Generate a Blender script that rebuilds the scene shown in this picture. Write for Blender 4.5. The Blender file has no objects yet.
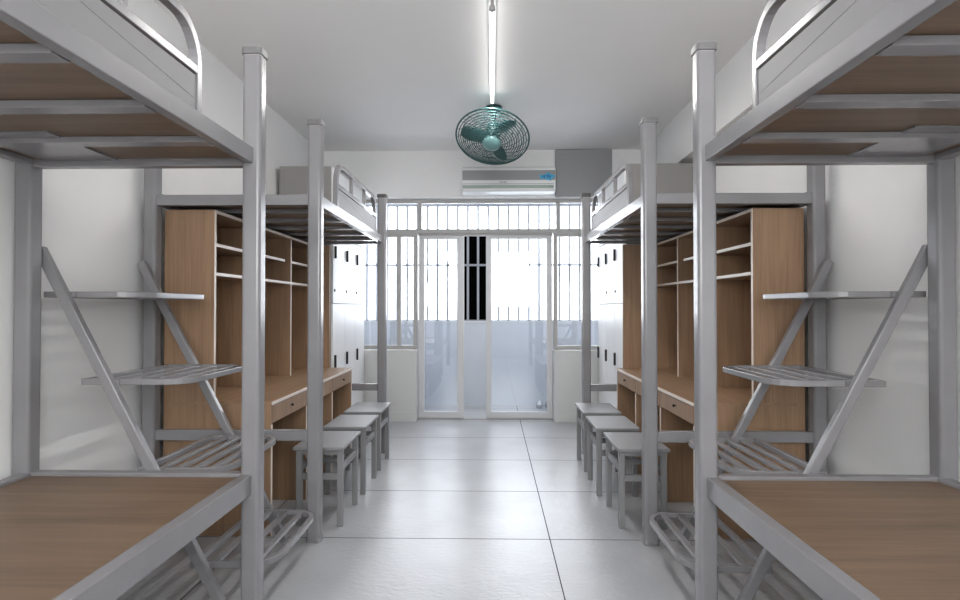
import bpy, bmesh, math, random
from mathutils import Vector, Matrix, Euler
random.seed(7)
scene = bpy.context.scene
C = scene.collection
R = math.radians

# ------------------------------------------------------------------ camera, world, exposure
F = 590.0
cam_d = bpy.data.cameras.new('camera')
cam_d.sensor_width = 36.0
cam_d.lens = F / 960.0 * 36.0
cam_d.clip_start = 0.02
cam = bpy.data.objects.new('camera', cam_d)
C.objects.link(cam)
cam.location = (0, 0, 1.27)
cam.rotation_euler = (R(90) + math.atan(8 / F), 0, math.atan(12 / F))
scene.camera = cam

w = bpy.data.worlds.new('daylight')
scene.world = w
w.use_nodes = True
bg = w.node_tree.nodes['Background']
bg.inputs['Color'].default_value = (0.92, 0.96, 1.0, 1)
bg.inputs['Strength'].default_value = 4.2

scene.view_settings.view_transform = 'Standard'
scene.view_settings.look = 'None'
scene.view_settings.exposure = 0.60
scene.view_settings.gamma = 1.0
scene.view_settings.use_curve_mapping = False

def area(name, loc, rot, sx, sy, power, color, portal=False):
    d = bpy.data.lights.new(name, 'AREA')
    d.shape = 'RECTANGLE'; d.size = sx; d.size_y = sy; d.energy = power; d.color = color
    if portal: d.cycles.is_portal = True
    o = bpy.data.objects.new(name, d); C.objects.link(o)
    o.location = loc; o.rotation_euler = rot
    return o
# sky portal across the balcony opening (only guides the sky light)
area('daylight_portal', (-0.03, 7.83, 1.85), (R(-90), 0, 0), 3.7, 1.6, 1.0, (1, 1, 1), True)
TUBE = 3.0     # luminance of the fluorescent tube

# hazy sun low over the balcony, shining down the aisle
sd = bpy.data.lights.new('hazy_sun', 'SUN'); sd.energy = 4.0; sd.angle = R(70); sd.color = (1.0, 0.985, 0.96)
so = bpy.data.objects.new('hazy_sun', sd); C.objects.link(so); so.location = (0, 12, 6)
so.rotation_euler = (R(-68), 0, 0)
# added fill light behind the camera, through an invented opening in the back wall
area('back_fill_light', (-0.03, -1.50, 2.0), (R(90), 0, 0), 3.2, 1.35, 38, (1.0, 0.985, 0.96))
CX = -0.058     # the middle of the aisle
CEIL = 3.04
XL, XR = -1.948, 1.84
YB, YF = -1.4, 6.60      # back wall, inner face of the window wall

# ------------------------------------------------------------------ materials
def new_mat(name):
    m = bpy.data.materials.new(name); m.use_nodes = True
    nt = m.node_tree
    return m, nt, nt.nodes['Principled BSDF']

def paint(name, col, rough=0.4, metal=0.0, bump=0.0, bscale=60, var=0.0, vscale=3.0, spec=0.5):
    m, nt, b = new_mat(name)
    b.inputs['Base Color'].default_value = (*col, 1)
    b.inputs['Roughness'].default_value = rough
    b.inputs['Metallic'].default_value = metal
    b.inputs['Specular IOR Level'].default_value = spec
    tc = nt.nodes.new('ShaderNodeTexCoord')
    if var > 0:
        n = nt.nodes.new('ShaderNodeTexNoise'); n.inputs['Scale'].default_value = vscale; n.inputs['Detail'].default_value = 5
        nt.links.new(tc.outputs['Object'], n.inputs['Vector'])
        r = nt.nodes.new('ShaderNodeValToRGB')
        r.color_ramp.elements[0].position = 0.35; r.color_ramp.elements[1].position = 0.65
        r.color_ramp.elements[0].color = (*[c * (1 - var) for c in col], 1)
        r.color_ramp.elements[1].color = (*[min(1, c * (1 + var)) for c in col], 1)
        nt.links.new(n.outputs['Fac'], r.inputs['Fac']); nt.links.new(r.outputs['Color'], b.inputs['Base Color'])
    if bump > 0:
        n = nt.nodes.new('ShaderNodeTexNoise'); n.inputs['Scale'].default_value = bscale; n.inputs['Detail'].default_value = 4
        nt.links.new(tc.outputs['Object'], n.inputs['Vector'])
        bp = nt.nodes.new('ShaderNodeBump'); bp.inputs['Strength'].default_value = bump; bp.inputs['Distance'].default_value = 0.004
        nt.links.new(n.outputs['Fac'], bp.inputs['Height']); nt.links.new(bp.outputs['Normal'], b.inputs['Normal'])
    return m

def wood(name, axis, light, dark, rough=0.45, fine=1.0):
    """grain running along axis 0=x 1=y 2=z"""
    m, nt, b = new_mat(name)
    tc = nt.nodes.new('ShaderNodeTexCoord')
    mp = nt.nodes.new('ShaderNodeMapping')
    sc = [22.0 * fine] * 3; sc[axis] = 1.3 * fine
    mp.inputs['Scale'].default_value = sc
    nt.links.new(tc.outputs['Object'], mp.inputs['Vector'])
    n = nt.nodes.new('ShaderNodeTexNoise'); n.inputs['Scale'].default_value = 1.0; n.inputs['Detail'].default_value = 6; n.inputs['Distortion'].default_value = 0.7
    nt.links.new(mp.outputs['Vector'], n.inputs['Vector'])
    mp2 = nt.nodes.new('ShaderNodeMapping')
    sc2 = [150.0] * 3; sc2[axis] = 4.0
    mp2.inputs['Scale'].default_value = sc2
    nt.links.new(tc.outputs['Object'], mp2.inputs['Vector'])
    n2 = nt.nodes.new('ShaderNodeTexNoise'); n2.inputs['Scale'].default_value = 1.0; n2.inputs['Detail'].default_value = 3
    nt.links.new(mp2.outputs['Vector'], n2.inputs['Vector'])
    mx = nt.nodes.new('ShaderNodeMath'); mx.operation = 'MULTIPLY_ADD'; mx.inputs[1].default_value = 0.35; 
    nt.links.new(n2.outputs['Fac'], mx.inputs[0]); 
    m3 = nt.nodes.new('ShaderNodeMath'); m3.operation = 'MULTIPLY'; m3.inputs[1].default_value = 0.65
    nt.links.new(n.outputs['Fac'], m3.inputs[0]); nt.links.new(m3.outputs[0], mx.inputs[2])
    r = nt.nodes.new('ShaderNodeValToRGB')
    r.color_ramp.elements[0].position = 0.32; r.color_ramp.elements[1].position = 0.62
    r.color_ramp.elements[0].color = (*dark, 1); r.color_ramp.elements[1].color = (*light, 1)
    nt.links.new(mx.outputs[0], r.inputs['Fac']); nt.links.new(r.outputs['Color'], b.inputs['Base Color'])
    b.inputs['Roughness'].default_value = rough
    return m

LW, DW = (0.33, 0.205, 0.12), (0.22, 0.132, 0.077)
W_X = wood('oak_laminate_crosswise', 0, (0.195, 0.127, 0.08), (0.122, 0.077, 0.047), 0.45, 0.8)
W_Y = wood('oak_laminate_lengthwise', 1, LW, DW)
W_Z = wood('oak_laminate_upright', 2, LW, DW)
EDGE = paint('pale_edge_banding', (0.72, 0.63, 0.55), 0.35)
METAL = paint('grey_enamelled_steel', (0.22, 0.215, 0.222), 0.22, 0.0, 0.05, 90, 0.04, 6)
STOOLM = paint('stool_grey_paint', (0.22, 0.218, 0.222), 0.48, 0, 0.03, 80)
CAP = paint('grey_plastic_cap', (0.30, 0.29, 0.29), 0.5)
PRESSED = paint('pressed_sheet_enamel', (0.20, 0.196, 0.20), 0.5)
BACKLITCAP = paint('backlit_dark_cap', (0.06, 0.057, 0.055), 0.5)  # backlit look of the far post caps, put into the colour
CAPM = paint('cap_grey', (0.16, 0.157, 0.16), 0.4)
WALLM = paint('white_wall_paint', (0.84, 0.835, 0.83), 0.7, 0, 0.08, 40, 0.02, 1.2)
CEILM = paint('ceiling_paint', (0.91, 0.90, 0.89), 0.85, 0, 0.03, 40, 0.01, 1.5)
LOWW = paint('low_wall_tile', (0.58, 0.58, 0.57), 0.35, 0, 0.02, 30)
LOCK = paint('locker_white', (0.82, 0.82, 0.82), 0.4)
LOCKS = paint('locker_shaded_side', (0.27, 0.26, 0.25), 0.45)  # shadow on the cabinet sides, put into the colour
BLACK = paint('black_plastic', (0.012, 0.012, 0.013), 0.4)
BACKDROP = paint('black_backdrop', (0.0015, 0.0015, 0.0015), 0.95, spec=0.0)  # blackness of the outside, given to an added sheet
ALU = paint('pale_aluminium', (0.62, 0.62, 0.63), 0.35, 0.0, 0, 60, 0.02)
ALUD = paint('grey_aluminium', (0.40, 0.39, 0.38), 0.4)
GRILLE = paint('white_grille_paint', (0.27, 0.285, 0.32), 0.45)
PARAP = paint('balcony_parapet_paint', (0.50, 0.53, 0.58), 0.6)
ACW = paint('white_glossy_plastic', (0.82, 0.83, 0.83), 0.3)
ACG = paint('grey_striped_plastic', (0.30, 0.31, 0.31), 0.35)
ACV = paint('pale_green_vent', (0.36, 0.43, 0.38), 0.4)
BLUE = paint('bright_blue_print', (0.05, 0.38, 0.66), 0.5)
NAVY = paint('dark_blue_print', (0.01, 0.05, 0.16), 0.5)
PANELG = paint('grey_panel', (0.30, 0.30, 0.305), 0.6)
TEAL = paint('teal_wire', (0.035, 0.095, 0.095), 0.35, 0.2)
TEALB = paint('teal_blade', (0.055, 0.12, 0.12), 0.3)
TEALL = paint('teal_hub', (0.13, 0.25, 0.25), 0.25)
CHROME = paint('dull_chrome', (0.55, 0.57, 0.6), 0.25, 0.8)

def floor_mat():
    m, nt, b = new_mat('large_grey_floor_tiles')
    L = nt.links
    tc = nt.nodes.new('ShaderNodeTexCoord')
    sp = nt.nodes.new('ShaderNodeSeparateXYZ'); L.new(tc.outputs['Object'], sp.inputs[0])
    def line(out, off, period, half):
        a = nt.nodes.new('ShaderNodeMath'); a.operation = 'SUBTRACT'; a.inputs[1].default_value = off; L.new(out, a.inputs[0])
        p = nt.nodes.new('ShaderNodeMath'); p.operation = 'PINGPONG'; p.inputs[1].default_value = period / 2; L.new(a.outputs[0], p.inputs[0])
        c = nt.nodes.new('ShaderNodeMath'); c.operation = 'LESS_THAN'; c.inputs[1].default_value = half; L.new(p.outputs[0], c.inputs[0])
        return c.outputs[0]
    lx = line(sp.outputs[0], 0.3175, 1.672, 0.0028)
    ly = line(sp.outputs[1], 3.263, 0.845, 0.0036)
    mx = nt.nodes.new('ShaderNodeMath'); mx.operation = 'MAXIMUM'; L.new(lx, mx.inputs[0]); L.new(ly, mx.inputs[1])
    n = nt.nodes.new('ShaderNodeTexNoise'); n.inputs['Scale'].default_value = 2.2; n.inputs['Detail'].default_value = 7; L.new(tc.outputs['Object'], n.inputs['Vector'])
    r = nt.nodes.new('ShaderNodeValToRGB'); r.color_ramp.elements[0].position = 0.3; r.color_ramp.elements[1].position = 0.7
    r.color_ramp.elements[0].color = (0.35, 0.355, 0.37, 1); r.color_ramp.elements[1].color = (0.43, 0.435, 0.45, 1)
    L.new(n.outputs['Fac'], r.inputs['Fac'])
    mix = nt.nodes.new('ShaderNodeMix'); mix.data_type = 'RGBA'
    L.new(mx.outputs[0], mix.inputs[0]); L.new(r.outputs['Color'], mix.inputs[6]); mix.inputs[7].default_value = (0.05, 0.05, 0.055, 1)
    L.new(mix.outputs[2], b.inputs['Base Color'])
    mp = nt.nodes.new('ShaderNodeMapping'); mp.inputs['Scale'].default_value = (1, 1.6, 1); L.new(tc.outputs['Object'], mp.inputs['Vector'])
    n2 = nt.nodes.new('ShaderNodeTexNoise'); n2.inputs['Scale'].default_value = 26; n2.inputs['Detail'].default_value = 6; n2.inputs['Distortion'].default_value = 0.6
    L.new(mp.outputs['Vector'], n2.inputs['Vector'])
    bp = nt.nodes.new('ShaderNodeBump'); bp.inputs['Strength'].default_value = 0.28; bp.inputs['Distance'].default_value = 0.01
    L.new(n2.outputs['Fac'], bp.inputs['Height']); L.new(bp.outputs['Normal'], b.inputs['Normal'])
    for sock, va, vb in (('Roughness', 0.30, 1.0), ('Specular IOR Level', 0.75, 0.0)):
        q = nt.nodes.new('ShaderNodeMapRange'); q.inputs['To Min'].default_value = va; q.inputs['To Max'].default_value = vb
        L.new(mx.outputs[0], q.inputs['Value']); L.new(q.outputs['Result'], b.inputs[sock])
    return m
FLOORM = floor_mat()

def glass_mat(name, tint, refl, haze):
    """thin window pane: clear, with a mirror share and a little milky haze"""
    m = bpy.data.materials.new(name); m.use_nodes = True
    nt = m.node_tree; nt.nodes.clear(); L = nt.links
    out = nt.nodes.new('ShaderNodeOutputMaterial')
    tr = nt.nodes.new('ShaderNodeBsdfTransparent'); tr.inputs['Color'].default_value = (*tint, 1)
    gl = nt.nodes.new('ShaderNodeBsdfGlossy'); gl.inputs['Roughness'].default_value = 0.02; gl.inputs['Color'].default_value = (0.95, 0.97, 1, 1)
    tl = nt.nodes.new('ShaderNodeBsdfTranslucent'); tl.inputs['Color'].default_value = (0.9, 0.93, 1, 1)
    a = nt.nodes.new('ShaderNodeMixShader'); a.inputs[0].default_value = refl
    L.new(tr.outputs[0], a.inputs[1]); L.new(gl.outputs[0], a.inputs[2])
    c = nt.nodes.new('ShaderNodeMixShader'); c.inputs[0].default_value = haze
    L.new(a.outputs[0], c.inputs[1]); L.new(tl.outputs[0], c.inputs[2])
    L.new(c.outputs[0], out.inputs['Surface'])
    return m
GLASS = glass_mat('window_glass', (0.95, 0.97, 1.0), 0.10, 0.012)

def emit(name, col, strength):
    m = bpy.data.materials.new(name); m.use_nodes = True
    nt = m.node_tree; nt.nodes.clear()
    out = nt.nodes.new('ShaderNodeOutputMaterial'); e = nt.nodes.new('ShaderNodeEmission')
    e.inputs['Color'].default_value = (*col, 1); e.inputs['Strength'].default_value = strength
    nt.links.new(e.outputs[0], out.inputs['Surface'])
    return m
LAMP = emit('lit_tube', (1.0, 0.985, 0.965), TUBE)

# ------------------------------------------------------------------ mesh helpers (world coordinates)
class MB:
    def __init__(s): s.bm = bmesh.new()
    def _face(s, vs):
        try: s.bm.faces.new(vs)
        except ValueError: pass
    def box(s, x0, x1, y0, y1, z0, z1):
        if x0 > x1: x0, x1 = x1, x0
        if y0 > y1: y0, y1 = y1, y0
        if z0 > z1: z0, z1 = z1, z0
        v = [s.bm.verts.new(p) for p in ((x0,y0,z0),(x1,y0,z0),(x1,y1,z0),(x0,y1,z0),(x0,y0,z1),(x1,y0,z1),(x1,y1,z1),(x0,y1,z1))]
        for f in ((3,2,1,0),(4,5,6,7),(0,1,5,4),(1,2,6,5),(2,3,7,6),(3,0,4,7)): s._face([v[i] for i in f])
        return s
    def prism(s, pts, a0, a1, plane='xy'):
        def P(p, a):
            if plane == 'xy': return (p[0], p[1], a)
            if plane == 'xz': return (p[0], a, p[1])
            return (a, p[0], p[1])
        A = [s.bm.verts.new(P(p, a0)) for p in pts]; B = [s.bm.verts.new(P(p, a1)) for p in pts]
        n = len(pts)
        s._face(A[::-1]); s._face(B)
        for i in range(n): s._face([A[i], A[(i+1) % n], B[(i+1) % n], B[i]])
        return s
    def ribbon(s, pts, width, a0, a1, plane='xy', closed=False):
        """rectangular tube following a flat path; width across it in the plane, a0..a1 along the plane's normal"""
        n = len(pts); rows = []
        for i, p in enumerate(pts):
            p = Vector(p)
            pa = Vector(pts[i-1]) if (i > 0 or closed) else None
            pb = Vector(pts[(i+1) % n]) if (i < n-1 or closed) else None
            d1 = (p - pa).normalized() if pa is not None else None
            d2 = (pb - p).normalized() if pb is not None else None
            if d1 is None: d1 = d2
            if d2 is None: d2 = d1
            t = (d1 + d2).normalized(); nn = Vector((-t.y, t.x))
            k = 1.0 / max(0.5, nn.dot(Vector((-d1.y, d1.x))))
            o, q = p + nn * width/2 * k, p - nn * width/2 * k
            def P(p, a):
                if plane == 'xy': return (p[0], p[1], a)
                if plane == 'xz': return (p[0], a, p[1])
                return (a, p[0], p[1])
            rows.append([s.bm.verts.new(P(o, a0)), s.bm.verts.new(P(q, a0)), s.bm.verts.new(P(q, a1)), s.bm.verts.new(P(o, a1))])
        m = n if closed else n-1
        for i in range(m):
            a, b = rows[i], rows[(i+1) % n]
            for k in range(4): s._face([a[k], a[(k+1) % 4], b[(k+1) % 4], b[k]])
        if not closed: s._face(rows[0][::-1]); s._face(rows[-1])
        return s
    def tube(s, pts, r, seg=8, closed=False):
        pts = [Vector(p) for p in pts]; n = len(pts); rows = []; up = None
        for i, p in enumerate(pts):
            a = pts[i-1] if (i > 0 or closed) else p
            b = pts[(i+1) % n] if (i < n-1 or closed) else p
            t = (b - a).normalized()
            if up is None:
                up = Vector((0,0,1)) if abs(t.z) < 0.9 else Vector((1,0,0))
            u = (up - t * up.dot(t)).normalized(); up = u; v = t.cross(u)
            rr = r[i] if isinstance(r, (list, tuple)) else r
            rows.append([s.bm.verts.new(p + (u * math.cos(k*2*math.pi/seg) + v * math.sin(k*2*math.pi/seg)) * rr) for k in range(seg)])
        m = n if closed else n-1
        for i in range(m):
            a, b = rows[i], rows[(i+1) % n]
            for k in range(seg): s._face([a[k], a[(k+1) % seg], b[(k+1) % seg], b[k]])
        if not closed: s._face(rows[0][::-1]); s._face(rows[-1])
        return s
    def lathe(s, prof, mat=Matrix.Identity(4), seg=32):
        """prof: (radius, height) along local z"""
        rows = []
        for r, h in prof:
            rows.append([s.bm.verts.new(mat @ Vector((r*math.cos(k*2*math.pi/seg), r*math.sin(k*2*math.pi/seg), h))) for k in range(seg)])
        for a, b in zip(rows, rows[1:]):
            for k in range(seg): s._face([a[k], a[(k+1) % seg], b[(k+1) % seg], b[k]])
        s._face(rows[0][::-1]); s._face(rows[-1])
        return s

def link(name, mb, mat, parent=None, bevel=0.0, smooth=False, seg=2):
    bm = mb.bm if isinstance(mb, MB) else mb
    bmesh.ops.recalc_face_normals(bm, faces=bm.faces[:])
    off = Vector((0,0,0)); p = parent
    while p is not None: off += Vector(p.location); p = p.parent
    if parent is None:      # origin at the base of the thing
        xs = [v.co for v in bm.verts]
        lo = Vector((min(v.x for v in xs), min(v.y for v in xs), min(v.z for v in xs)))
        hi = Vector((max(v.x for v in xs), max(v.y for v in xs), max(v.z for v in xs)))
        base = Vector(((lo.x+hi.x)/2, (lo.y+hi.y)/2, lo.z))
        bmesh.ops.translate(bm, verts=bm.verts[:], vec=-base)
    else:
        bmesh.ops.translate(bm, verts=bm.verts[:], vec=-off); base = Vector((0,0,0))
    me = bpy.data.meshes.new(name); bm.to_mesh(me); bm.free()
    me.materials.append(mat)
    if smooth:
        for f in me.polygons: f.use_smooth = True
    o = bpy.data.objects.new(name, me); C.objects.link(o); o.location = base
    if parent is not None: o.parent = parent
    if bevel > 0:
        b = o.modifiers.new('bevel', 'BEVEL'); b.width = bevel; b.segments = seg; b.limit_method = 'ANGLE'; b.angle_limit = R(40)
    return o
def tag(o, label, cat, group=None):
    o['label'] = label; o['category'] = cat
    if group: o['group'] = group
    return o
def thing(name, label, cat, loc, group=None):
    o = bpy.data.objects.new(name, None); C.objects.link(o); o.empty_display_size = 0.1
    o.location = loc
    return tag(o, label, cat, group)
def struct(name, mb, mat, parent=None, bevel=0.0):
    o = link(name, mb, mat, parent, bevel)
    o['kind'] = 'structure'
    return o
def dup(root, loc, label):
    r = root.copy(); C.objects.link(r); r.location = loc; r['label'] = label
    for ch in list(root.children):
        c = ch.copy(); C.objects.link(c); c.parent = r
        for g in list(ch.children):
            d = g.copy(); C.objects.link(d); d.parent = c
    return r
def rrect(x0, x1, y0, y1, r, n=4):
    if x0 > x1: x0, x1 = x1, x0
    pts = []
    for cx, cy, a0 in ((x1-r, y1-r, 0), (x0+r, y1-r, 90), (x0+r, y0+r, 180), (x1-r, y0+r, 270)):
        for k in range(n+1):
            a = R(a0 + 90*k/n); pts.append((cx + r*math.cos(a), cy + r*math.sin(a)))
    return pts

# ------------------------------------------------------------------ the room
YO = 7.80     # outer edge of the balcony
struct('floor', MB().box(XL-0.15, XR+0.15, YB-0.15, YO+0.05, -0.12, 0), FLOORM)
# keep the tile joints at their world place: origin to world zero
f = bpy.data.objects['floor']
for v in f.data.vertices: v.co += f.location
f.location = (0, 0, 0)
struct('ceiling', MB().box(XL-0.15, XR+0.15, YB-0.15, YF, CEIL, CEIL+0.12), CEILM)
struct('wall_left', MB().box(XL-0.15, XL, YB-0.15, YO+0.05, 0, CEIL), WALLM)
struct('wall_right', MB().box(XR, XR+0.15, YB-0.15, YO+0.05, 0, CEIL), WALLM)
struct('wall_back', MB().box(XL, XR, YB-0.15, YB, 0, 1.30).box(XL, XR, YB-0.15, YB, 2.70, CEIL).box(XL, -1.65, YB-0.15, YB, 1.30, 2.70).box(1.6, XR, YB-0.15, YB, 1.30, 2.70), WALLM)  # unseen opening added to let the fill light in
struct('trim_1', MB().box(1.70, XR, YB, YF, 2.60, CEIL), WALLM)['label'] = 'boxed beam along the top of the right wall'
# window wall: low walls beside the door, lintel above
DL, DR = -0.845, 0.692
HEAD = 2.51
struct('wall_front', MB().box(XL, XR, YF, YF+0.24, HEAD, CEIL), WALLM)
struct('wall_sill_left', MB().box(XL, DL, YF-0.02, YF+0.18, 0, 0.80), LOWW, None, 0.006)
struct('wall_sill_right', MB().box(DR, XR, YF-0.02, YF+0.18, 0, 0.80), LOWW, None, 0.006)
struct('baseboard_left', MB().box(XL, DL+0.006, YF-0.032, YF-0.02, 0, 0.11), LOWW, None, 0.003)
struct('baseboard_right', MB().box(DR-0.006, XR, YF-0.032, YF-0.02, 0, 0.11), LOWW, None, 0.003)
# frames of the big window: transom over everything, side windows, sliding door
FY0, FY1 = 6.70, 6.76
def frame(name, x0, x1, z0, z1, w, mat=ALU, y0=FY0, y1=FY1, bars=(), gy=None):
    mb = MB()
    mb.box(x0, x1, y0, y1, z0, z0+w).box(x0, x1, y0, y1, z1-w, z1)
    mb.box(x0, x0+w, y0, y1, z0+w, z1-w).box(x1-w, x1, y0, y1, z0+w, z1-w)
    for bx in bars: mb.box(bx-w/2, bx+w/2, y0+0.004, y1-0.004, z0+w, z1-w)
    o = struct(name, mb, mat, None, 0.003)
    g = (y0+y1)/2
    struct('glass_pane', MB().box(x0+w*0.7, x1-w*0.7, g-0.003, g+0.003, z0+w*0.7, z1-w*0.7), GLASS, o)
    return o
frame('window_1', XL, XR, 2.07, HEAD, 0.04, ALUD, bars=(DL-0.02, DR+0.02)) if False else None
frame('window_1', XL, XR, 2.125, HEAD, 0.045, ALUD, bars=(DL+0.02, DR+0.06))
frame('window_2', XL, DL-0.005, 0.80, 2.125, 0.045, ALUD, bars=(-1.06,))
frame('window_3', DR+0.005, XR, 0.80, 2.125, 0.045, ALUD, bars=(1.06,))
# sliding door leaves
def leaf(name, x0, x1, wl, wr, y):
    mb = MB(); z0, z1 = 0.012, 2.10
    mb.box(x0, x1, y, y+0.04, z0, z0+0.075).box(x0, x1, y, y+0.04, z1-0.04, z1)
    mb.box(x0, x0+wl, y, y+0.04, z0+0.075, z1-0.04).box(x1-wr, x1, y, y+0.04, z0+0.075, z1-0.04)
    o = struct(name, mb, ALU, None, 0.004)
    struct('glass_pane', MB().box(x0+wl*0.7, x1-wr*0.7, y+0.017, y+0.023, z0+0.06, z1-0.03), GLASS, o)
    return o
leaf('door_1', DL+0.005, -0.320, 0.065, 0.080, 6.745)
leaf('door_2', -0.068, DR-0.005, 0.062, 0.062, 6.745)
struct('trim_2', MB().box(DL, DR, 6.73, 6.80, 2.10, 2.125).box(DL, DR, 6.73, 6.80, 0, 0.010), ALUD)

# balcony
struct('wall_balcony', MB().box(XL, XR, 7.68, 7.78, 0, 1.085), PARAP)
struct('trim_3', MB().box(XL, XR, 7.67, 7.79, 1.085, 1.10), ALU)['label'] = 'pale coping on the balcony wall'
struct('ceiling_balcony', MB().box(XL-0.15, XR+0.15, YF+0.24, YO+0.05, 2.66, 2.80), CEILM)
GY = 7.72
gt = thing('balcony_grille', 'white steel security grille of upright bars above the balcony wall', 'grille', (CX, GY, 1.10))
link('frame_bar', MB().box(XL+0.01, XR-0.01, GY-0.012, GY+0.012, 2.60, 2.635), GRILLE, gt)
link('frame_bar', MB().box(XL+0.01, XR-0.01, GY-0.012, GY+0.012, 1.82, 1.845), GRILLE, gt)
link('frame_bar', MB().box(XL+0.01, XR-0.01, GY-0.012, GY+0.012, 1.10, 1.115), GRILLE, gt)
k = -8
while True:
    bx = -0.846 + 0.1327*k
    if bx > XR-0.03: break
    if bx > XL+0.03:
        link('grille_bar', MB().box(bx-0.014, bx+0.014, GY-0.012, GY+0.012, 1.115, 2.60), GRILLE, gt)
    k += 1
bb = link('dark_backdrop', MB().box(-0.390, -0.065, 7.745, 7.765, 1.10, 2.215), BACKDROP)  # invented sheet that makes the door gap look black outside
tag(bb, 'tall black board added behind the grille to stand in for the dark outside', 'backdrop')
# two small pots on the balcony floor
def pot(x, y, s, lab):
    t = thing('small_pot', lab, 'pot', (x, y, 0), 'small round pots on the balcony floor')
    link('pot_body', MB().lathe([(0.030*s, 0), (0.045*s, 0.012*s), (0.050*s, 0.045*s), (0.043*s, 0.075*s), (0.034*s, 0.085*s)], Matrix.Translation((x, y, 0)), 24), CHROME, t, 0, True)
    link('lid', MB().lathe([(0.036*s, 0.085*s), (0.034*s, 0.093*s), (0.010*s, 0.100*s), (0.008*s, 0.112*s)], Matrix.Translation((x, y, 0)), 20), CHROME, t, 0, True)
pot(0.60, 7.50, 0.95, 'left of two small round metal pots on the balcony floor')
pot(0.715, 7.53, 0.9, 'right of two small round metal pots on the balcony floor')

# grey panel high on the window wall
tag(link('wall_panel', MB().box(0.705, 1.335, YF-0.04, YF-0.001, 2.505, CEIL-0.004), PANELG, None, 0.004),
    'plain dark grey panel on the wall right of the air conditioner', 'panel')

# ------------------------------------------------------------------ ceiling lamp
lt = thing('ceiling_light', 'lit fluorescent tube light running lengthwise on the ceiling', 'lamp', (0.0, 4.1, CEIL))
link('housing', MB().box(-0.022, 0.026, 3.28, 4.88, CEIL-0.022, CEIL), ACW, lt, 0.004)
link('tube', MB().tube([(0.002, 3.335, 2.965), (0.002, 4.84, 2.965)], 0.0135, 16), LAMP, lt, 0, True)
for yy in (3.315, 4.846):
    link('end_cap', MB().tube([(0.002, yy-0.012, 2.965), (0.002, yy+0.012 if yy < 4 else yy+0.006, 2.965)], 0.0175 if yy < 4 else 0.014, 16).box(-0.008, 0.012, yy-0.010, yy+0.006, 2.966, CEIL-0.02), CAP, lt)

la = area('tube_light_output', (0.002, 4.09, 2.945), (0, 0, 0), 0.03, 1.5, 19, (1.0, 0.985, 0.965))
fill_tube = thing('ceiling_light', 'added unseen tube light for fill, on the ceiling above the near beds', 'lamp', (0.0, 1.2, CEIL))  # out-of-view fixture added to brighten the near beds
link('housing', MB().box(-0.022, 0.026, 0.45, 1.95, CEIL-0.022, CEIL), ACW, fill_tube, 0.004)
link('tube', MB().tube([(0.002, 0.50, 2.965), (0.002, 1.90, 2.965)], 0.0135, 16), LAMP, fill_tube, 0, True)
area('tube_light_output', (0.002, 1.20, 2.945), (0, 0, 0), 0.03, 1.4, 6, (1.0, 0.985, 0.965))  # fill from the added near tube

# ------------------------------------------------------------------ ceiling fan
FC = Vector((0.004, 5.06, 2.735))
FR = 0.315
tilt = R(59)
nrm = Vector((-0.10, -math.cos(tilt), -math.sin(tilt))).normalized()
zax = nrm; xax = Vector((1, 0, 0)); xax = (xax - zax*xax.dot(zax)).normalized(); yax = zax.cross(xax)
FM = Matrix(((xax.x, yax.x, zax.x, FC.x), (xax.y, yax.y, zax.y, FC.y), (xax.z, yax.z, zax.z, FC.z), (0, 0, 0, 1)))
fan = thing('ceiling_fan', 'teal caged orbit fan hanging from the ceiling in front of the air conditioner', 'fan', (FC.x, 5.2, CEIL))
def ring(mb, r, h, wr, n=56, seg=5):
    mb.tube([FM @ Vector((r*math.cos(2*math.pi*k/n), r*math.sin(2*math.pi*k/n), h)) for k in range(n)], wr, seg, True)
def dome(r): return 0.075 * (1 - (r/FR)**2.4)
fc = MB()
for i in range(11):
    r = 0.095 + (FR-0.098)*i/11; ring(fc, r, dome(r), 0.0040, 56, 5)
for q in range(22):
    a = 2*math.pi*q/22
    fc.tube([FM @ Vector((rr*math.cos(a+0.9*(rr/FR)), rr*math.sin(a+0.9*(rr/FR)), dome(rr)+0.001)) for rr in [0.07 + (FR-0.07)*t/8 for t in range(9)]], 0.0026, 4)
link('front_cage', fc, TEAL, fan)
bc = MB()
for i in range(4):
    r = 0.12 + (FR-0.12)*i/4; ring(bc, r, -dome(r)*1.1, 0.0022, 48, 4)
for q in range(10):
    a = 2*math.pi*q/10
    bc.tube([FM @ Vector((rr*math.cos(a), rr*math.sin(a), -dome(rr)*1.1)) for rr in [0.08 + (FR-0.08)*t/6 for t in range(7)]], 0.0013, 4)
link('rear_cage', bc, TEAL, fan)
rm = MB(); ring(rm, FR, 0.0, 0.0075, 72, 8); link('rim', rm, TEAL, fan, 0, True)
link('hub_cap', MB().lathe([(0.082, 0.055), (0.083, 0.072), (0.070, 0.090), (0.045, 0.101), (0.012, 0.105)], FM, 32), TEALL, fan, 0, True)
link('motor', MB().lathe([(0.030, 0.04), (0.034, -0.03), (0.062, -0.035), (0.066, -0.13), (0.05, -0.155), (0.02, -0.16)], FM, 28), TEALB, fan, 0, True)
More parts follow.
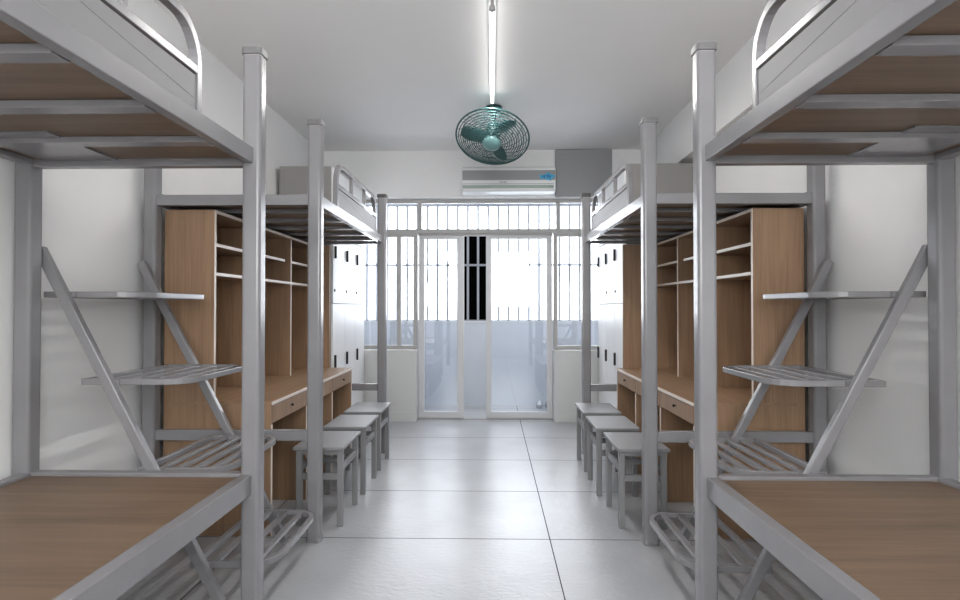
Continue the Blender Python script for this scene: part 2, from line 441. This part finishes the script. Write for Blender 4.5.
for q in range(3):
    a0 = R(176 + 120*q); mb = MB(); N = 9; M_ = 5; g = []
    for i in range(N+1):
        t = i/N; r = 0.045 + 0.225*t
        wdt = 0.045 + 0.078*math.sin(math.pi*min(1, t*0.62+0.12))
        if t > 0.8: wdt *= math.sqrt(max(0.02, 1-((t-0.8)/0.2)**2*0.85))
        row = []
        for j in range(M_+1):
            s_ = j/M_-0.5; x = r; y = s_*wdt - 0.03*t; z = 0.0 + s_*0.055*(1-0.45*t) + 0.006*math.cos(s_*math.pi)
            row.append((x, y, z))
        g.append(row)
    Rz = Matrix.Rotation(a0, 4, 'Z')
    top = [[mb.bm.verts.new(FM @ (Rz @ Vector((p[0], p[1], p[2]+0.0015)))) for p in row] for row in g]
    bot = [[mb.bm.verts.new(FM @ (Rz @ Vector((p[0], p[1], p[2]-0.0015)))) for p in row] for row in g]
    for i in range(N):
        for j in range(M_):
            mb._face([top[i][j], top[i+1][j], top[i+1][j+1], top[i][j+1]]); mb._face([bot[i][j], bot[i][j+1], bot[i+1][j+1], bot[i+1][j]])
        for j in (0, M_): mb._face([top[i][j], bot[i][j], bot[i+1][j], top[i+1][j]])
    for i in (0, N):
        for j in range(M_): mb._face([top[i][j], top[i][j+1], bot[i][j+1], bot[i][j]])
    link('blade', mb, TEALB, fan, 0, True)
back = FM @ Vector((0, 0, -0.14))
link('drop_rod', MB().tube([back, (back.x, back.y+0.03, back.z+0.06), (back.x, back.y+0.035, CEIL-0.03)], 0.017, 14), TEAL, fan, 0, True)
link('ceiling_mount', MB().lathe([(0.045, CEIL-0.045), (0.065, CEIL-0.03), (0.07, CEIL-0.001)], Matrix.Translation((back.x, back.y+0.035, 0)), 28), TEAL, fan, 0, True)

# ------------------------------------------------------------------ air conditioner
ax0, ax1 = -0.325, 0.69
ac = thing('air_conditioner', 'white wall air conditioner with a grey band above the window', 'air conditioner', (0.18, YF, 2.53))
prof = [(YF, 2.825), (YF-0.10, 2.825), (YF-0.165, 2.815), (YF-0.195, 2.79), (YF-0.205, 2.74), (YF-0.205, 2.56), (YF-0.200, 2.545), (YF-0.19, 2.537), (YF-0.08, 2.53), (YF, 2.53)]
link('casing', MB().prism(prof, ax0, ax1, 'yz'), ACW, ac, 0.006)
st = link('front_band', MB().box(ax0+0.004, ax1-0.004, YF-0.211, YF-0.204, 2.660, 2.766), ACG, ac, 0.002)
for zz in (2.688, 2.705, 2.722, 2.739):
    link('band_line', MB().box(ax0+0.006, ax1-0.006, YF-0.2125, YF-0.211, zz-0.0018, zz+0.0018), CAP, st)
link('air_outlet', MB().box(ax0+0.004, ax1-0.02, YF-0.2085, YF-0.203, 2.570, 2.606), ACV, ac, 0.002)
link('outlet_line', MB().box(ax0+0.004, ax1-0.02, YF-0.2085, YF-0.204, 2.616, 2.621), ACG, ac)
# small badge and the blue splash with two written characters
link('badge', MB().box(0.085, 0.10, YF-0.2075, YF-0.205, 2.632, 2.643).box(0.104, 0.122, YF-0.2075, YF-0.205, 2.633, 2.642).box(0.127, 0.145, YF-0.2075, YF-0.205, 2.632, 2.643).box(0.149, 0.165, YF-0.2075, YF-0.205, 2.634, 2.642), ACG, ac)
sp = MB(); pts = []
for k in range(36):
    a = 2*math.pi*k/36; rr = 1 + 0.18*math.sin(5*a+1) + 0.10*math.sin(11*a)
    pts.append((0.592 + 0.078*rr*math.cos(a), 2.694 + 0.034*rr*math.sin(a) + 0.006*math.sin(2*a)))
sp.prism(pts, YF-0.2145, YF-0.211, 'xz')
splash = link('splash_logo', sp, BLUE, ac)
ch = MB(); sk = []
def stroke(x0, z0, x1, z1, wd=0.005):
    ch.ribbon([(x0, z0), (x1, z1)], wd, YF-0.2165, YF-0.2145, 'xz')
bx, bz = 0.545, 2.694
for (a, b, c, d) in ((-0.004,0.012,0.006,0.004),(-0.006,-0.016,0.006,-0.004),(0.010,0.006,0.022,0.018),(0.022,0.018,0.036,0.006),(0.014,0.002,0.030,0.002),(0.012,-0.006,0.032,-0.006),(0.032,-0.006,0.022,-0.018)):
    stroke(bx+a, bz+b, bx+c, bz+d)
for (a, b, c, d) in ((0.050,0.016,0.066,0.016),(0.058,0.022,0.058,-0.014),(0.048,0.006,0.068,0.006),(0.072,0.018,0.084,0.010),(0.070,0.004,0.092,0.004),(0.070,-0.006,0.092,-0.006),(0.081,0.012,0.081,-0.018),(0.050,-0.004,0.066,-0.004)):
    stroke(bx+a, bz+b, bx+c, bz+d)
link('written_characters', ch, NAVY, splash)
link('display_mark', MB().box(0.615, 0.63, YF-0.2100, YF-0.2085, 2.576, 2.598).box(0.637, 0.662, YF-0.2100, YF-0.2085, 2.578, 2.596), ACG, ac)

# ------------------------------------------------------------------ furniture, built outward from the aisle: x = CX + s*u
def X(s, u): return CX + s*u
def ubox(mb, s, u0, u1, y0, y1, z0, z1): return mb.box(X(s, u0), X(s, u1), y0, y1, z0, z1)
UA0, UA1 = 0.874, 0.948

def post(root, s, u0, u1, y0, y1, h, dark=False):
    o = link('post', MB().prism(rrect(X(s, u0), X(s, u1), y0, y1, 0.014, 3), 0.004, h-0.0345), METAL, root)
    e = 0.0055
    link('cap_joint', MB().prism(rrect(X(s, u0), X(s, u1), y0, y1, 0.013, 3), h-0.0345, h-0.0305), CAP, o)
    link('post_cap', MB().prism(rrect(X(s, u0)-e*(1 if X(s,u0)<X(s,u1) else -1), X(s, u1)+e*(1 if X(s,u0)<X(s,u1) else -1), y0-e, y1+e, 0.016, 3), h-0.030, h), BACKLITCAP if dark else CAPM, o, 0.003)
    e = 0.003
    link('post_foot', MB().prism(rrect(X(s, u0)-e*(1 if X(s,u0)<X(s,u1) else -1), X(s, u1)+e*(1 if X(s,u0)<X(s,u1) else -1), y0-e, y1+e, 0.016, 3), 0.0, 0.022), METAL, o, 0.002)

def guard(root, s, ya, yb, zr, top):
    u = 0.925; x = X(s, u); t = 0.015; w_ = 0.028; r = 0.13
    pts = [(ya, zr)]
    for k in range(9): a = R(180 - 90*k/8); pts.append((ya + r + r*math.cos(a), top - r + r*math.sin(a)))
    for k in range(9): a = R(90 - 90*k/8); pts.append((yb - r + r*math.cos(a), top - r + r*math.sin(a)))
    pts.append((yb, zr))
    g = link('guard_rail', MB().ribbon(pts, w_, x-t, x+t, 'yz').box(x-t, x+t, ya+0.014, yb-0.014, zr+0.125, zr+0.152), METAL, root, 0.002)
    for q in (1, 2):
        yy = ya + (yb-ya)*q/3
        link('guard_bar', MB().box(x-0.011, x+0.011, yy-0.011, yy+0.011, zr+0.152, top-0.014), METAL, g)
    # pressed sheet between the bottom bar and the side rail
    mb = MB(); xs = x + (-s)*0.006
    a = (ya+0.017, zr+0.002); b = (yb-0.017, zr+0.002); c = (yb-0.017, zr+0.118); d = (ya+0.017, zr+0.118)
    xs_ = xs; mb.box(xs-0.004, xs+0.004, a[0], b[0], a[1], c[1])
    sh = link('guard_panel', mb, PRESSED, g)
    cr = MB()
    far = yb-0.02
    cr.ribbon([(yb-0.03, zr+0.045), (yb-0.85, zr+0.105)], 0.010, xs-s*0.003, xs-s*0.0049, 'yz') if yb < 3 else cr.ribbon([(ya+0.03, zr+0.105), (yb-0.25, zr+0.03)], 0.010, xs-s*0.003, xs-s*0.0049, 'yz')
    link('pressed_crease', cr, PRESSED, sh)
    return g

def bunk(s, y0, y1, uw, zr, lower, label, group):
    """y0..y1 outer faces, uw inner u of the wall posts"""
    p = 0.072
    root = thing('bunk_bed' if lower else 'loft_bed', label, 'bed', (X(s, (UA0+uw+p)/2), (y0+y1)/2, 0), group)
    for (ua, ub) in ((UA0, UA1), (uw, uw+p)):
        post(root, s, ua, ub, y0, y0+p, 2.325 if lower else 2.30)
        post(root, s, ua, ub, y1-p, y1, 2.325 if lower else (2.272 if ua < 1.5 else zr+0.055), not lower)
    def level(zb, zt, ui):
        link('side_rail', ubox(MB(), s, 0.902, ui, y0+p-0.012, y1-p+0.012, zb, zt), METAL, root, 0.003)
        link('side_rail', ubox(MB(), s, uw-0.006, uw+0.040, y0+p-0.012, y1-p+0.012, zb, zt), METAL, root, 0.003)
    # top bunk
    level(zr, zr+0.063, 0.940)
    for ya, yb in ((y0+0.012, y0+0.052), (y1-0.06, y1-0.015)):
        link('end_rail', ubox(MB(), s, 0.935, uw+0.006, ya, yb, zr-0.008, zr+0.050), METAL, root, 0.003)
    n = 5
    for q in range(1, n):
        yy = (y1-0.345) - (q-1)*0.362 if lower else y0 + 0.36*q + 0.0
        link('slat', ubox(MB(), s, 0.946, uw-0.006, yy-0.03, yy+0.03, zr+0.000, zr+0.022), METAL, root, 0.002)
    link('slat', ubox(MB(), s, 0.946, uw-0.006, *( (y1-0.345-4*0.362-0.03, y1-0.345-4*0.362+0.03) if lower else (y0+1.8-0.03, y0+1.8+0.03)), zr, zr+0.022), METAL, root, 0.002)
    link('bed_board', ubox(MB(), s, 0.947, uw-0.008, y0+0.055, y1-0.062, zr+0.023, zr+0.043), W_X, root)
    if lower:
        link('corner_plate', ubox(MB(), s, 1.461, uw-0.055, y1-0.44, y1-0.065, zr+0.0155, zr+0.0225), METAL, root)
        guard(root, s, y0+0.36, y1-0.49, zr+0.063, 2.205)
        zl = 0.525
        level(zl, zl+0.080, 0.947)
        for ya, yb in ((y0+0.012, y0+0.052), (y1-0.06, y1-0.015)):
            link('end_rail', ubox(MB(), s, 0.935, uw+0.006, ya, yb, zl+0.008, zl+0.080), METAL, root, 0.003)
        for q in range(5):
            yy = (y1-0.32) - q*0.362
            link('slat', ubox(MB(), s, 0.946, uw-0.006, yy-0.03, yy+0.03, zl+0.018, zl+0.038), METAL, root, 0.002)
        link('bed_board', ubox(MB(), s, 0.947, uw-0.008, y0+0.055, y1-0.062, zl+0.0385, zl+0.066), W_X, root)
    else:
        guard(root, s, y0+0.50, y1-0.32, zr+0.063, 2.185)
        for ya, yb in ((y0+0.016, y0+0.056), (y1-0.056, y1-0.016)):
            link('cross_bar', ubox(MB(), s, 0.935, uw+0.006, ya, yb, 0.545, 0.603), METAL, root, 0.003)
    return root
G1 = 'grey steel beds along the aisle'
bunk(-1, 0.385, 2.417, 1.810, 1.853, True, 'nearest bunk bed on the left, grey steel frame with two wooden bed boards', G1)
bunk(1, 0.385, 2.417, 1.810, 1.853, True, 'nearest bunk bed on the right, grey steel frame with two wooden bed boards', G1)
bunk(-1, 3.185, 5.226, 1.783, 1.842, False, 'raised grey steel bed over the left wooden desk and shelves', G1)
bed_right = bunk(1, 3.185, 5.226, 1.783, 1.842, False, 'raised grey steel bed over the right wooden desk and shelves', G1)

# step ladders between the beds
def ladder(s, label):
    root = thing('step_ladder', label, 'ladder', (X(s, 1.3), 2.8, 0), 'slatted step ladders between the beds')
    for ya, yb in ((2.424, 2.456), (3.140, 3.172)):
        link('side_bar', MB().ribbon([(X(s, 1.842), 1.520), (X(s, 1.052), 0.020)], 0.042, ya, yb, 'xz'), METAL, root, 0.004)
    for h, u0, u1, nb in ((0.19, 0.866, 1.20, 3), (0.582, 1.066, 1.43, 4), (0.957, 1.240, 1.67, 4), (1.327, 1.445, 1.835, 4)):
        a, b = X(s, u0), X(s, u1)
        y0, y1 = 2.478, 3.118
        # frame with rounded corners on the aisle side
        pts = []; r = 0.12
        pts.append((b, y0))
        for k in range(7): t = R(90*k/6); pts.append((a - (-s)*0 + s*(r - r*math.sin(t)), y0 + r - r*math.cos(t)))
        for k in range(7): t = R(90*k/6); pts.append((a + s*(r - r*math.cos(t)), y1 - r + r*math.sin(t)))
        pts.append((b, y1))
        st = link('step', MB().ribbon(pts, 0.024, h-0.013, h+0.013, 'xy', True), METAL, root, 0.003)
        for q in range(1, nb+1):
            xx = a + (b-a)*q/(nb+1)
            link('slat', MB().box(xx-0.014, xx+0.014, y0+0.010, y1-0.010, h-0.008, h+0.008), METAL, st, 0.002)
        # lugs joining the step to both side bars
        uu = 1.052 + (h/1.5)*0.76 - 0.01
        for (ya, yb) in ((2.455, y0+0.0), (y1, 3.141)):
            link('lug', MB().box(X(s, uu)-0.014, X(s, uu)+0.014, ya, yb, h-0.01, h+0.01), METAL, st)
    return root
ladder(-1, 'grey slatted step ladder on the left, between bunk bed and desk')
ladder(1, 'grey slatted step ladder on the right, between bunk bed and desk')

# desks with shelf hutch
def desk(s, fe, label):
    y0, y1 = 3.275, 5.164
    ub, uh, ud = 1.780, 1.496, 1.171
    root = thing('study_desk', label, 'desk', (X(s, 1.5), (y0+y1)/2, 0), 'wooden desks with shelves above')
    t = 0.018
    dz = 0.747
    # upright panels below the worktop
    th = (y1-y0)/3
    ys = [y0, y0+th, y0+2*th, y1-t]
    for i, yy in enumerate(ys):
        if i: yy = yy - (t/2 if i < 3 else 0)
        p_ = link('side_panel', ubox(MB(), s, ud+0.004, ub, yy, yy+t, 0, dz-0.020), W_Z, root)
        link('edge_strip', ubox(MB(), s, ud+0.001, ud+0.004, yy, yy+t, 0, dz-0.13), EDGE, p_)
    link('desk_top', ubox(MB(), s, ud, ub, y0, y1, dz-0.020, dz), W_Y, root)
    link('top_edge_strip', ubox(MB(), s, ud-0.006, ud, y0, y1, dz-0.019, dz-0.001), EDGE, root, 0.001)
    link('back_panel', ubox(MB(), s, ub-0.012, ub-0.002, y0+t, y1-t, 0.05, dz-0.020), W_Z, root)
    for i in range(3):
        a = y0 + th*i + (t if i == 0 else t/2) + 0.003; b = y0 + th*(i+1) - (t if i == 2 else t/2) - 0.003
        d = link('drawer', ubox(MB(), s, ud+0.002, ud+0.42, a, b, 0.624, dz-0.024), W_Z, root, 0.0015)
        c = (a+b)/2
        mm = Matrix.Translation((X(s, ud+0.003), c, 0.680)) @ Matrix.Rotation(R(-90)*s, 4, 'Y')
        link('knob', MB().lathe([(0.004, 0), (0.004, 0.008), (0.009, 0.012), (0.009, 0.018), (0.003, 0.020)], mm, 14), BLACK, d, 0, True)
    # hutch
    hz = 1.822
    for i, yy in enumerate(ys):
        if i: yy = yy - (t/2 if i < 3 else 0)
        fr = uh+0.003 if i < 3 else fe
        p_ = link('hutch_panel', ubox(MB(), s, fr, ub, yy, yy+t, dz, hz), W_Z, root)
        if i < 3: link('edge_strip', ubox(MB(), s, uh, uh+0.003, yy, yy+t, dz, hz), EDGE, p_)
    link('hutch_top', ubox(MB(), s, uh+0.003, ub, y0+t, y1-t, hz-t, hz), W_Y, root)
    link('edge_strip', ubox(MB(), s, uh, uh+0.003, y0+t, y1-t, hz-t, hz), EDGE, root)
    link('hutch_back', ubox(MB(), s, ub-0.010, ub-0.001, y0+t, y1-t, dz, hz-t), W_Z, root)
    for i in range(3):
        a = y0 + th*i + (t if i == 0 else t/2); b = y0 + th*(i+1) - (t if i == 2 else t/2)
        for z, full in ((1.462, True), (1.626, False)):
            bb_ = b if (full or i != 1) else b-0.13
            sf = link('shelf', ubox(MB(), s, uh+0.003, ub-0.010, a, bb_, z-t/2, z+t/2), W_Y, root)
            link('edge_strip', ubox(MB(), s, uh, uh+0.003, a, bb_, z-t/2, z+t/2), EDGE, sf)
    return root
desk(-1, 1.366, 'wooden desk with three drawers and shelf hutch under the left bed')
desk_right = desk(1, 1.225, 'wooden desk with three drawers and shelf hutch under the right bed')

# the right bed and desk stand slightly askew, their far end nearer the aisle
piv = Vector((CX+0.91, 3.22, 0)); askew = Matrix.Rotation(R(0.85), 3, 'Z')
for o in (bed_right, desk_right):
    o.location = piv + askew @ (o.location - piv); o.rotation_euler = (0, 0, R(0.85))

# lockers
def lockers(s, uf, ub, y0, y1, hand, H, label):
    root = thing('locker_cabinet', label, 'locker', (X(s, (uf+ub)/2), (y0+y1)/2, 0), 'tall white lockers in the far corners')
    link('cabinet_body', ubox(MB(), s, uf+0.018, ub, y0, y1, 0, H), LOCKS, root, 0.002)
    cw = (y1-y0)/3
    rows = ((0.06, 1.305), (1.315, 1.93), (1.94, H-0.01))
    for c in range(3):
        ya, yb = y0+cw*c+0.003, y0+cw*(c+1)-0.003
        for r_, (za, zb) in enumerate(rows):
            d = link('door', ubox(MB(), s, uf, uf+0.018, ya, yb, za, zb), LOCK, root, 0.0015)
            hy = ya+0.05 if hand < 0 else yb-0.04
            hz = {0: (0.725, 0.845), 1: (1.72, 1.83), 2: (2.05, 2.16)}[r_]
            link('handle', ubox(MB(), s, uf-0.020, uf+0.0, hy-0.008, hy+0.008, *hz), BLACK, d, 0.003)
            if r_ == 1:
                mm = Matrix.Translation((X(s, uf), hy, 1.43)) @ Matrix.Rotation(R(-90)*s, 4, 'Y')
                link('lock', MB().lathe([(0.013, 0), (0.013, 0.006), (0.006, 0.008)], mm, 14), BLACK, d)
    link('plinth', ubox(MB(), s, uf+0.004, uf+0.018, y0, y1, 0, 0.055), LOCKS, root)
    return root
lockers(-1, 1.366, 1.855, 5.255, 6.555, -1, 2.545, 'tall white locker cabinet behind the left desk')
lockers(1, 1.234, 1.850, 5.255, 6.555, 1, 2.555, 'tall white locker cabinet behind the right desk')

# ------------------------------------------------------------------ stools
def stool(x0, y0, label):
    W, D, H = 0.295, 0.465, 0.465
    root = thing('stool', label, 'stool', (x0+W/2, y0+D/2, 0), 'grey stools beside the desks')
    x1, y1 = x0+W, y0+D
    link('seat', MB().box(x0, x1, y0, y1, H-0.020, H), STOOLM, root, 0.005)
    l = 0.034; ix = 0.010; iy = 0.030
    lx = (x0+ix, x1-ix-l); ly = (y0+iy, y1-iy-l)
    for a in lx:
        for b in ly: link('leg', MB().box(a, a+l, b, b+l, 0, H-0.020), STOOLM, root, 0.004)
    for b in ly: link('apron', MB().box(lx[0]+l, lx[1], b+0.008, b+0.024, H-0.05, H-0.020), STOOLM, root)
    for a in lx: link('stretcher', MB().box(a+0.007, a+0.027, ly[0]+l, ly[1], 0.315, 0.352), STOOLM, root, 0.002)
    for b in ly: link('stretcher', MB().box(lx[0]+l, lx[1], b+0.007, b+0.027, 0.27, 0.307), STOOLM, root, 0.002)
    return root
s0 = stool(-1.153, 3.395, 'nearest grey stool in the left row, partly behind the bed post')
B = Vector((-1.153+0.1475, 3.395+0.2325, 0))
dup(s0, (B.x+0.004, B.y+0.590, 0), 'middle grey stool in the left row of three')
dup(s0, (B.x-0.002, B.y+1.175, 0), 'farthest grey stool in the left row, nearest the glass door')
dup(s0, (0.722+0.1475, B.y, 0), 'nearest grey stool in the right row, partly behind the bed post')
dup(s0, (0.698+0.1475, B.y+0.585, 0), 'middle grey stool in the right row of three')
dup(s0, (0.703+0.1475, B.y+1.175, 0), 'farthest grey stool in the right row, nearest the glass door')
